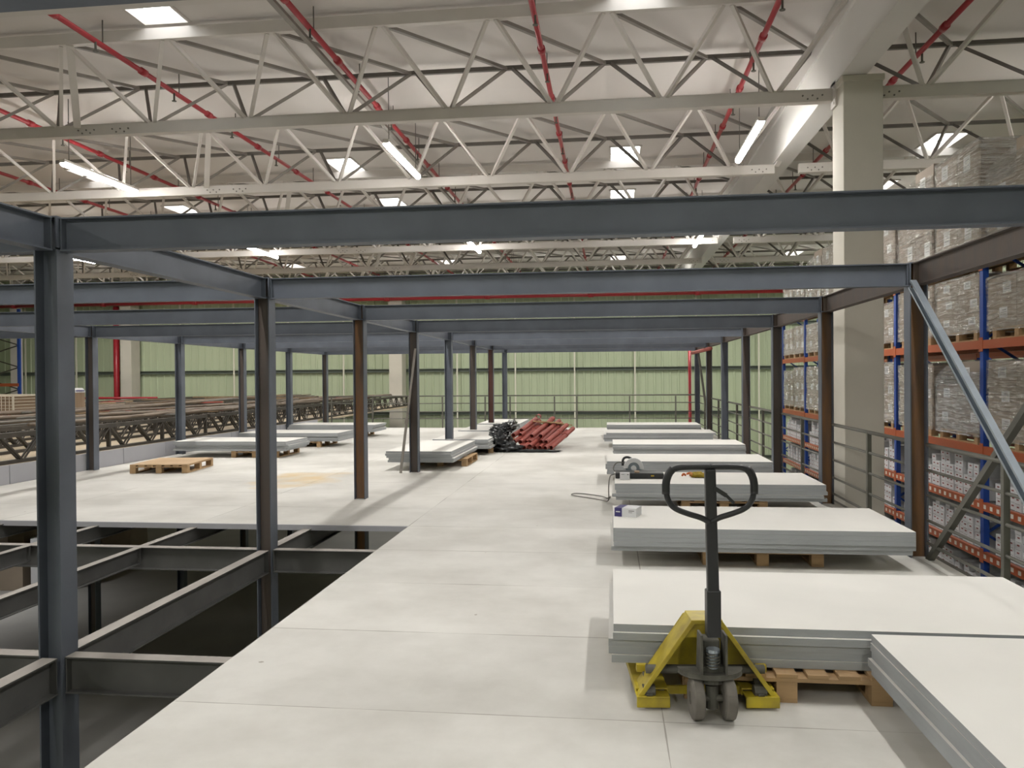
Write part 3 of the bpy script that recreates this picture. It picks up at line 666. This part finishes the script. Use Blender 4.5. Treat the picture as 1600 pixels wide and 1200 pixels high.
# saw case, manual, circular saw, gloves
cs = empty('tool_case', (.36, 10.3, TOP), 'long black tool case lying on the third board stack', 'tool case')
MB().box(.06, .66, 10.22, 10.55, TOP, TOP+.07).build('case_body', 'black', cs, bevel=.008)
MB().box(.5, .54, 10.214, 10.22, TOP+.03, TOP+.045).build('latch', 'yellowcloth', cs)
MB().box(.3, .36, 10.25, 10.4, TOP+.07, TOP+.085).build('case_insert', 'gold', cs)
mn = MB().box(.115, .235, 10.10, 10.19, TOP, TOP+.085).build('paper_box', 'wcarton', origin=(.17, 10.14, TOP)); tag(mn, 'small white box with printed lines in front of the black tool case', 'box')
MB().box(.13, .17, 10.098, 10.10, TOP+.065, TOP+.07).box(.205, .22, 10.098, 10.10, TOP+.06, TOP+.072).build('print', 'shelf', mn)
sw = empty('circular_saw', (.28, 10.68, TOP), 'circular saw with silver blade guard standing behind the black case', 'power saw')
V = []; N_ = 20
gd = MB()
for yy in (10.64, 10.70):
    for rr in (.13, .075):
        for q in range(N_+1):
            a = math.radians(-8+190*q/N_); V.append((.30+rr*math.cos(a), yy, TOP+.085+rr*math.sin(a)))
m_ = N_+1
Fs = []
for q in range(N_):
    Fs += [(q, q+1, m_+q+1, m_+q), (2*m_+q+1, 2*m_+q, 3*m_+q, 3*m_+q+1), (q+1, q, 2*m_+q, 2*m_+q+1), (m_+q, m_+q+1, 3*m_+q+1, 3*m_+q)]
gd.add(V, Fs); gd.build('blade_guard', 'paper', sw)
MB().tube([(.30, 10.66, TOP+.085), (.30, 10.664, TOP+.085)], .105, 40).build('blade', 'galv', sw)
MB().tube([(.30, 10.60, TOP+.085), (.30, 10.64, TOP+.085)], .035, 16).build('arbor', 'paper', sw)
MB().tube([(.30, 10.70, TOP+.09), (.30, 10.88, TOP+.09)], .05, 16).build('motor', 'black', sw)
MB().tube(smoothp([Vector((.16, 10.78, TOP+.10)), Vector((.16, 10.8, TOP+.19)), Vector((.22, 10.8, TOP+.22)), Vector((.30, 10.8, TOP+.18)), Vector((.30, 10.8, TOP+.12))]), .016, 8).build('saw_handle', 'black', sw, smooth=True)
MB().box(.14, .44, 10.58, 10.80, TOP, TOP+.006).build('base_shoe', 'galv', sw)
cbp = smoothp([Vector(p) for p in [(.2, 10.78, TOP+.13), (.08, 10.75, TOP+.16), (.02, 10.7, TOP+.06), (.1, 10.62, TOP+.02), (.03, 10.5, TOP+.02), (-.012, 10.35, TOP+.02), (-.03, 10.3, .2), (-.02, 10.3, .03), (-.10, 10.55, .012), (-.25, 10.72, .012), (-.4, 10.85, .012), (-.5, 10.95, .012), (-.545, 11.05, .012), (-.49, 11.17, .012), (-.35, 11.12, .012), (-.2, 10.98, .014), (-.09, 10.8, .022), (-.04, 10.7, .012), (.0, 10.9, .012)]], 2)
MB().tube(cbp, .007, 6).build('power_cord', 'cablegrey', sw, smooth=True)
gl = MB()
for k in range(9):
    a = random.random()*6.28
    gl.tube(smoothp([Vector((.95+.04*k*.5, 10.5+.05*math.sin(k), TOP+.015+.01*(k % 3))), Vector((.97+.02*k+.05*math.cos(a), 10.5+.09*math.sin(a), TOP+.04)), Vector((1.0+.02*k+.10*math.cos(a), 10.5+.14*math.sin(a), TOP+.012))]), [.016]*4+[.014]*6 if False else .014, 7)
tag(gl.build('work_gloves', 'orangecloth', origin=(1.0, 10.5, TOP), smooth=True), 'crumpled orange work gloves on the third board stack', 'gloves')
gl = MB().blob((1.1, 10.42, TOP+.03), .09, .08, .035, .5, 4, 5, floor=TOP+.001)
tag(gl.build('rag', 'yellowcloth', origin=(1.1, 10.42, TOP), smooth=True), 'crumpled mustard yellow rag beside the orange gloves', 'rag')
# ------------------------------------------------------------------ pile of red pipes and black film
pd = Vector((.27, .93, .21)).normalized()
spots = []
for k in range(3): spots.append((-2.0+.125*k, 17.45+.05*k, .06+.02*k, 1.25))
for k in range(3): spots.append((-2.1+.13*k, 17.6+.07*k, .20-.012*k, 1.25))
for k in range(2): spots.append((-2.13+.14*k, 17.75+.1*k, .33, 1.2))
spots.append((-1.98, 18.0, .42, 1.0))
for k in range(5): spots.append((-1.78+.12*k, 17.6+.07*((k*2) % 3), .06, 1.45-.08*(k % 2)))
for k in range(4): spots.append((-1.77+.12*k, 17.75+.10*((k*2) % 3), .18, 1.4-.1*(k % 2)))
for k in range(2): spots.append((-1.74+.2*k, 17.9, .30, 1.4))
for k, (x, y, z, L) in enumerate(spots):
    a = Vector((x, y, z)); d = (pd+Vector((random.uniform(-.05, .05), 0, random.uniform(-.03, .03)))).normalized(); b = a+d*L
    po = MB().pipe(a, b, .052, .045).build('steel_pipe', 'redp', origin=a, smooth=False)
    tag(po, 'short red primed steel pipe in the loose pile beside black film', 'pipe', 'red pipes heaped on the deck')
    q = a+d*(.5+.9*random.random()); MB().pipe(q, q+d*.08, .062, .053).build('coupling', 'redp', po)
for k in range(5):
    x = -1.78+.07*k; a = Vector((x, 18.6+.10*k, .60-.02*k)); b = a+Vector((.60, .2, -.05))
    o = MB().bar(a, b, .05, .025).build('timber_batten', 'wood', origin=a); tag(o, 'thin pale timber batten lying across the red pipe pile', 'batten', 'timber battens on the pipe pile')
for s, (x, y, z0_, z1_) in enumerate(((-1.5, 19.0, 0, .26),)):
    pass
bf = MB()
bf.blob((-2.47, 17.5, .20), .20, .28, .22, .35, 2.6, 1, 30, 20, floor=.002)
bf.blob((-2.25, 17.4, .08), .28, .18, .12, .5, 3, 4, 30, 20, floor=.002)
bf.blob((-1.72, 17.33, .02), .60, .10, .035, .5, 4, 8, 30, 14, floor=.002)
bf.blob((-2.45, 18.0, .44), .22, .18, .12, .45, 3, 11, 30, 18)
bf.blob((-2.30, 18.5, .50), .16, .5, .10, .4, 3, 15, 30, 18)
bf.blob((-2.38, 18.0, .22), .16, .45, .22, .4, 3, 19, 30, 18, floor=.002)
tag(bf.build('plastic_sheet', 'blackfilm', origin=(-2.3, 17.6, 0), smooth=True), 'crumpled black plastic sheet wrapped round the left of the pipe pile', 'plastic sheet')
# ------------------------------------------------------------------ pallet racks on the right
RX0, RX1 = 4.7, 5.7
RY = [7.8, 10.95, 14.1, 17.25, 20.4, 22.9]
PLV = [.64, 1.99, 3.02]; SLV = [-1.36, -.70, -.07]
def make_rack(dx, name_lb):
    rt = empty('pallet_rack', (RX0+dx, RY[0], GZ), name_lb, 'pallet rack')
    for y in RY:
        for x in (RX0+dx+.04, RX1+dx-.04):
            pr = [(-.045, -.035), (.045, -.035), (.045, .035), (.025, .035), (.025, -.02), (-.025, -.02), (-.025, .035), (-.045, .035)]
            MB().profile(pr, (x, y, GZ), (x, y, 3.14), (1, 0, 0)).build('upright', 'blue', rt)
        z = GZ+.3; s = 0
        while z < 3.2:
            a, b = (RX0+dx+.05, RX1+dx-.05) if s % 2 == 0 else (RX1+dx-.05, RX0+dx+.05)
            MB().bar((a, y, z), (b, y, z+.62), .03, .03).build('frame_brace', 'blue', rt); z += .62; s += 1
    for i in range(len(RY)-1):
        for z in PLV+SLV:
            for x in (RX0+dx+.0, RX1+dx-.05):
                tagm = z in SLV and x < RX0+dx+.1
                rootz = empty  # noqa
                mb = MB().box(x, x+.05, RY[i]+.05, RY[i+1]-.05, z-.055, z+.055)
                o = mb.build('beam', 'orangetag' if tagm else 'orange', rt)
                # object origin on the beam axis so the shelf tags sit mid-height
                me = o.data; off = Vector((x+.025, RY[i], z))-rt.location
                me.transform(Matrix.Translation(-off)); o.location = off
            if z in SLV: MB().box(RX0+dx+.055, RX1+dx-.055, RY[i]+.05, RY[i+1]-.05, z+.03, z+.05).build('shelf_board', 'shelf', rt)
    for y in RY:
        for z in PLV+SLV: MB().box(RX0+dx-.006, RX0+dx, y-.05, y+.05, z-.09, z+.09).build('beam_connector', 'orange', rt)
    return rt
make_rack(0, 'blue and orange pallet rack beyond the right hand railing')
make_rack(2.6, 'second blue and orange rack standing behind the first')
# loads
CM = {}
def carton_mesh(w_, d_, h_, m):
    k = (w_, d_, h_, m)
    if k not in CM:
        mb = MB().box(0, w_, 0, d_, 0, h_); mb.box(-.001, w_+.001, d_/2-.03, d_/2+.03, h_, h_+.001, 1)
        CM[k] = mb.mesh('carton', [m, 'gold'])
    return CM[k]
LBL = {}
def label_mesh(sz):
    if sz not in LBL:
        mb = MB().box(-.003, -.0005, .0, sz[0], 0, sz[1])
        for q in range(3): mb.box(-.004, -.003, .03, sz[0]-.03-.02*q, sz[1]*(.3+.2*q), sz[1]*(.3+.2*q)+.008, 1)
        LBL[sz] = mb.mesh('label', ['paper', 'shelf'])
    return LBL[sz]
def load(y0, z0, h_, m, where, wrapm='wrap', rows=3, wd=1.25, sx=1.0, x0=4.74, ragged=0, lab=True):
    pallet(x0+.5, y0+wd/2, z0, 'wooden pallet under '+where)
    zb = z0+.141; rh = h_/rows; cw = wd/2-.006; cdp = sx/2-.006
    for k in range(rows):
        for a in range(2):
            for b in range(2):
                if ragged and k == rows-1 and (a+b) % 2: continue
                o = bpy.data.objects.new('carton', carton_mesh(round(cdp, 3), round(cw, 3), round(rh-.004, 3), m)); COL.objects.link(o)
                o.location = (x0+b*(sx/2)+random.uniform(0, .006), y0+a*(wd/2)+random.uniform(0, .005), zb+k*rh)
                tag(o, 'brown carton in %s layer of %s' % (['bottom', 'second', 'third', 'fourth'][k], where), 'carton', 'cartons of '+where)
                if b == 0 and lab:
                    l = bpy.data.objects.new('label', label_mesh((.2, round(rh*.42, 2)))); COL.objects.link(l); l.parent = o
                    l.location = (0, cw*random.uniform(.15, .5), rh*random.uniform(.3, .45))
                    l['label'] = 'white printed label'
    # stretch film: subdivided shell, open below
    n = 9; V = []; Fa = []
    X0, X1, Y0, Y1, Z0, Z1 = x0-.03, x0+sx+.02, y0-.02, y0+wd+.02, z0+.1, zb+h_+.02
    ring = []
    per = 2*((X1-X0)+(Y1-Y0)); NR = 44; NZ = 14
    for j in range(NZ+1):
        z = Z0+(Z1-Z0)*j/NZ
        for i in range(NR):
            t = per*i/NR
            if t < X1-X0: p = Vector((X0+t, Y0, z))
            elif t < X1-X0+Y1-Y0: p = Vector((X1, Y0+t-(X1-X0), z))
            elif t < 2*(X1-X0)+Y1-Y0: p = Vector((X1-(t-(X1-X0)-(Y1-Y0)), Y1, z))
            else: p = Vector((X0, Y1-(t-2*(X1-X0)-(Y1-Y0)), z))
            c = Vector(((X0+X1)/2, (Y0+Y1)/2, z)); d = (p-c).normalized()
            p += d*(.012*noise.noise(p*6)+.012)
            if ragged and z > Z1-.3: 
                q = (z-Z1+.3)/.3; p = c+(p-c)*(1-.35*q*q)
            V.append(p)
    for j in range(NZ):
        for i in range(NR): Fa.append((j*NR+i, j*NR+(i+1) % NR, (j+1)*NR+(i+1) % NR, (j+1)*NR+i))
    Fa.append(tuple(NZ*NR+i for i in range(NR)))
    o = MB().add(V, Fa).build('stretch_film', wrapm, origin=(X0, Y0, Z0), smooth=False)
    tag(o, 'clear shiny stretch film around '+where, 'plastic film')
lv = {0: ('lower', PLV[0]), 1: ('upper', PLV[1]), 2: ('topmost', PLV[2])}
bayn = ['nearest bay', 'second bay', 'third bay', 'fourth bay', 'end bay']
random.seed(11)
for i in range(5):
    bw = RY[i+1]-RY[i]; nl = 2
    for s in range(nl):
        wd = (bw-.3)/2; y0 = RY[i]+.09+s*(wd+.1)
        side = ('near', 'far')[s]
        for l in (0, 1, 2):
            nm, z = lv[l]
            h_ = {0: .98, 1: .70, 2: 1.35}[l]*random.uniform(.88, 1.0); wm = 'wrap'; m = random.choice(['carton', 'carton', 'carton2']); rows = {0: 3, 1: 2, 2: 3}[l]; rg = 0
            if l == 0 and i == 1 and s == 0: wm = 'wrapgrey'; m = 'carton2'; rg = 1
            if l == 1 and i == 1: h_ = .72; rows = 3; m = 'carton'
            if l == 2: rg = s % 2; h_ = (1.15, 1.5, 1.1, 1.25, 1.0)[i]*(1 if s else .94)
            load(y0, z+.056, h_, m, '%s rack load, %s, %s side' % (nm, bayn[i], side), wm, rows, wd, ragged=rg)
# white cartons on the low shelves
wm_ = MB().box(0, .30, 0, .148, 0, .088); wm_.box(-.001, 0, .045, .10, .045, .062, 1); wm_.box(-.001, 0, .02, .13, .0, .004, 2)
WME = wm_.mesh('white_carton', ['wcarton', 'mark', 'shelf'])
cands = []
random.seed(5)
for z in SLV:
    for i in range(5):
        y = RY[i]+.09
        while y+.15 < RY[i+1]-.07:
            n = random.choice([3, 4, 4, 5, 5, 6]) if z > -.3 else random.choice([2, 3, 4, 5, 5, 4])
            jx = random.uniform(0, .03)
            for q in range(n): cands.append((4.76+jx+random.uniform(0, .008), y+random.uniform(0, .004), z+.052+q*.0895))
            n2 = min(5, n+random.choice([0, 0, 1, 2]))
            for q in range(n2): cands.append((5.09+jx, y, z+.052+q*.0895))
            y += .158
cands.sort(key=lambda p: (0 if (p[1] > 9.2 and p[0] < 5.0) else 1, p[1]))
rest = MB()
LEVN = {0: 'lowest', 1: 'middle', 2: 'upper'}
for k, p in enumerate(cands):
    if k < 300:
        o = bpy.data.objects.new('white_carton', WME); COL.objects.link(o); o.location = p
        li = min(range(3), key=lambda q: abs(SLV[q]-p[2]+.2)); li = max(q for q in range(3) if SLV[q] < p[2])
        tag(o, 'small white carton with a dark mark, stacked on the %s low shelf behind the railing' % LEVN[li], 'carton', 'white cartons on the %s low shelf' % LEVN[li])
    else:
        x, y, z = p
        rest.box(x, x+.30, y, y+.148, z, z+.088); rest.box(x-.001, x, y+.045, y+.10, z+.045, z+.062, 1)
o = rest.build('white_cartons', ['wcarton', 'mark', 'shelf'], origin=(4.76, 8, -1.3)); tag(o, 'further small white cartons filling the low shelves of the rack', 'cartons', kind='stuff')
# ------------------------------------------------------------------ left: lattice girders lying side by side
def make_girder():
    rt = empty('lattice_girder', (0, 0, .0))
    MB().box(-.05, .05, 0, 9.6, .70, .78).build('top_chord', 'girder', rt); MB().box(-.05, .05, 0, 9.6, .28, .33).build('bottom_chord', 'girder', rt)
    for k in range(10):
        y = .1+k*.95
        MB().bar((-.03, y, .72), (-.03, y+.46, .32), .03, .03).bar((.03, y, .72), (.03, y+.46, .32), .03, .03).build('diagonal', 'girder', rt)
        MB().bar((-.03, y+.5, .32), (-.03, y+.93, .72), .025, .025).bar((.03, y+.5, .32), (.03, y+.93, .72), .025, .025).build('diagonal', 'girder', rt)
        if k % 2: MB().box(-.035, .035, y+.92, y+.97, .33, .70).build('post', 'girder', rt)
    return rt
gp = None
for j in range(3):
    for k in range(11):
        x = -9.72-1.05*k-.25*(k > 0); y = 8.9+9.75*j
        lb = 'dark steel lattice girder left of the parapet, %s from the deck edge, %s length' % (ORD[k], ('near', 'middle', 'far')[j])
        if gp is None: gp = make_girder(); gp.location = (x, y, 0); tag(gp, lb, 'girder', 'lattice girders left of the deck')
        else: dup(gp, (x, y, 0), lb)
tag(MB().box(-22.5, -9.45, 8.8, 38.4, .235, .275).build('plywood_platform', 'dusty', origin=(-15, 20, .23)), 'dusty beige boarded platform beneath the lattice girders', 'platform')
random.seed(3)
for k in range(46):
    x = -9.75-random.random()**1.1*11; y0 = random.uniform(9, 26); L = random.uniform(5, 13); y1 = min(38, y0+L)
    x1 = x+random.uniform(-2.2, 2.2); x1 = min(-9.7, x1); n = 14; zb = .81+random.random()*.06
    pts = [Vector((x+(x1-x)*t/n+.15*noise.noise(Vector((k, t*.7, 0))), y0+(y1-y0)*t/n, zb+.05*abs(noise.noise(Vector((k*3.1, t*.8, 2)))))) for t in range(n+1)]
    m = random.choice(['cablebrown', 'cablebrown', 'cablegrey', 'redp' if k % 4 == 0 else 'cablebrown', 'woodold'])
    nm = {'cablebrown': 'brown', 'cablegrey': 'dusty grey', 'redp': 'reddish', 'woodold': 'dull tan'}[m]
    tag(MB().tube(smoothp(pts, 1), random.choice([.02, .03, .04]), 7).build('loose_hose', m, origin=pts[0], smooth=True), 'long %s hose lying wavy over the lattice girders' % nm, 'hose', '%s hoses over the girders' % nm)
for k in range(40):      # cross timbers and sections piled further back
    x = -11-random.random()*10; y = 14+random.random()*23; L = random.uniform(2, 4.5); dx = random.uniform(.5, 1)
    a = Vector((x, y, .805)); b = Vector((min(-9.8, x+L*dx), y+L*random.uniform(-.5, .5), a.z+.03))
    m = random.choice(['woodold', 'woodold', 'redp', 'cablegrey'])
    nm = {'woodold': 'weathered timber', 'redp': 'reddish steel', 'cablegrey': 'grey steel'}[m]
    tag(MB().bar(a, b, .09, .05).build('loose_bar', m, origin=a), '%s bar lying crosswise on the lattice girders' % nm, 'bar', '%s bars on the girders' % nm)
rt = empty('low_pipe', (-27, 38, GZ), 'low red pipe in front of the green wall at far left', 'pipe')
MB().tube([(-30, 38, .72), (-22.5, 38, .72)], .055, 8).build('pipe', 'red', rt, smooth=True)
for x in (-29.5, -26, -23): MB().box(x-.04, x+.04, 37.96, 38.04, GZ, .66).build('support_post', 'darkchord', rt)
# wire cage and drum on the girders
cg = empty('wire_cage', (-14.9, 18.3, .80), 'cream wire mesh cage box standing on the girders at far left', 'cage')
cx0, cx1, cy0, cy1, cz0, cz1 = -15.75, -14.3, 17.9, 18.8, .80, 1.27
fr = MB()
for z in (cz0, cz1):
    for a, b in (((cx0, cy0), (cx1, cy0)), ((cx1, cy0), (cx1, cy1)), ((cx1, cy1), (cx0, cy1)), ((cx0, cy1), (cx0, cy0))): fr.bar((*a, z), (*b, z), .035, .035)
for a in ((cx0, cy0), (cx1, cy0), (cx1, cy1), (cx0, cy1)): fr.bar((*a, cz0), (*a, cz1), .035, .035)
fr.build('frame', 'cage', cg)
wr_ = MB()
for k in range(1, 14): x = cx0+(cx1-cx0)*k/14; wr_.bar((x, cy0, cz0), (x, cy0, cz1), .012, .012)
for k in range(1, 6): z = cz0+(cz1-cz0)*k/6; wr_.bar((cx0, cy0, z), (cx1, cy0, z), .012, .012); wr_.bar((cx1, cy0, z), (cx1, cy1, z), .012, .012)
wr_.build('wire_mesh', 'cage', cg)
MB().box(cx0+.04, cx1-.04, cy0+.05, cy1-.04, cz0+.02, cz1-.03).build('contents', 'gold', cg)
dr = empty('drum', (-14.1, 20, .8), 'brown drum with white and blue lid standing on the girders', 'drum')
MB().tube([(-14.1, 20, .79), (-14.1, 20, 1.30)], .17, 20).build('body', 'gold', dr)
MB().tube([(-14.1, 20, 1.30), (-14.1, 20, 1.34), (-14.1, 20, 1.42)], [.18, .18, .12], 20).build('lid', 'paper', dr, smooth=False)
MB().tube([(-14.08, 19.99, 1.335), (-14.08, 19.99, 1.365)], [.165, .15], 20).build('blue_band', 'purple', dr)
# rack frame at the far left
rf = empty('storage_frame', (-29, 37, GZ), 'tall dark blue rack frame with cross bracing at far left', 'rack')
for x in (-29.2, -33): MB().box(x-.07, x+.07, 36.95, 37.05, GZ, 5.2).build('upright', 'blue', rf)
z = .1
while z < 4.4: MB().bar((-33, 37, z), (-29.2, 37, z+1.1), .05, .05).bar((-29.2, 37, z), (-33, 37, z+1.1), .05, .05).build('cross_brace', 'girder', rf); z += 1.1
MB().box(-33, -29.2, 36.9, 37.0, 1.35, 1.5).build('beam', 'orange', rf)
# ------------------------------------------------------------------ ground level goods seen through the framing
random.seed(21)
for k in range(10):
    x = -17.2+1.0*(k % 5); y = 17.0+2.6*(k//5); h_ = random.choice([.7, .9, 1.2])
    tag(MB().box(x, x+.8, y, y+.8, GZ, GZ+h_).build('goods_carton', ['carton', 'wcarton', 'carton2'][k % 3], origin=(x, y, GZ), bevel=.006), '%s carton standing on the ground floor, seen through the opening' % ['brown', 'white', 'dull brown'][k % 3], 'carton', '%s cartons on the ground floor' % ['brown', 'white', 'dull brown'][k % 3])
tag(MB().box(-15.5, -12.8, 13.6, 15.4, -2.45, -2.38).box(-15.4, -15.3, 13.7, 15.3, GZ, -2.45).box(-13.0, -12.9, 13.7, 15.3, GZ, -2.45).build('packing_table', 'paper', origin=(-14, 14.5, GZ)), 'white topped table on the ground floor at lower left', 'table')
tag(MB().tube([(-14.6, 14.2, -2.38), (-14.6, 14.2, -2.0)], .12, 16).build('cyan_bin', 'bluethin', origin=(-14.6, 14.2, -2.38)), 'bright blue tub standing on the white ground floor table', 'tub')

PJ.location.x -= .02
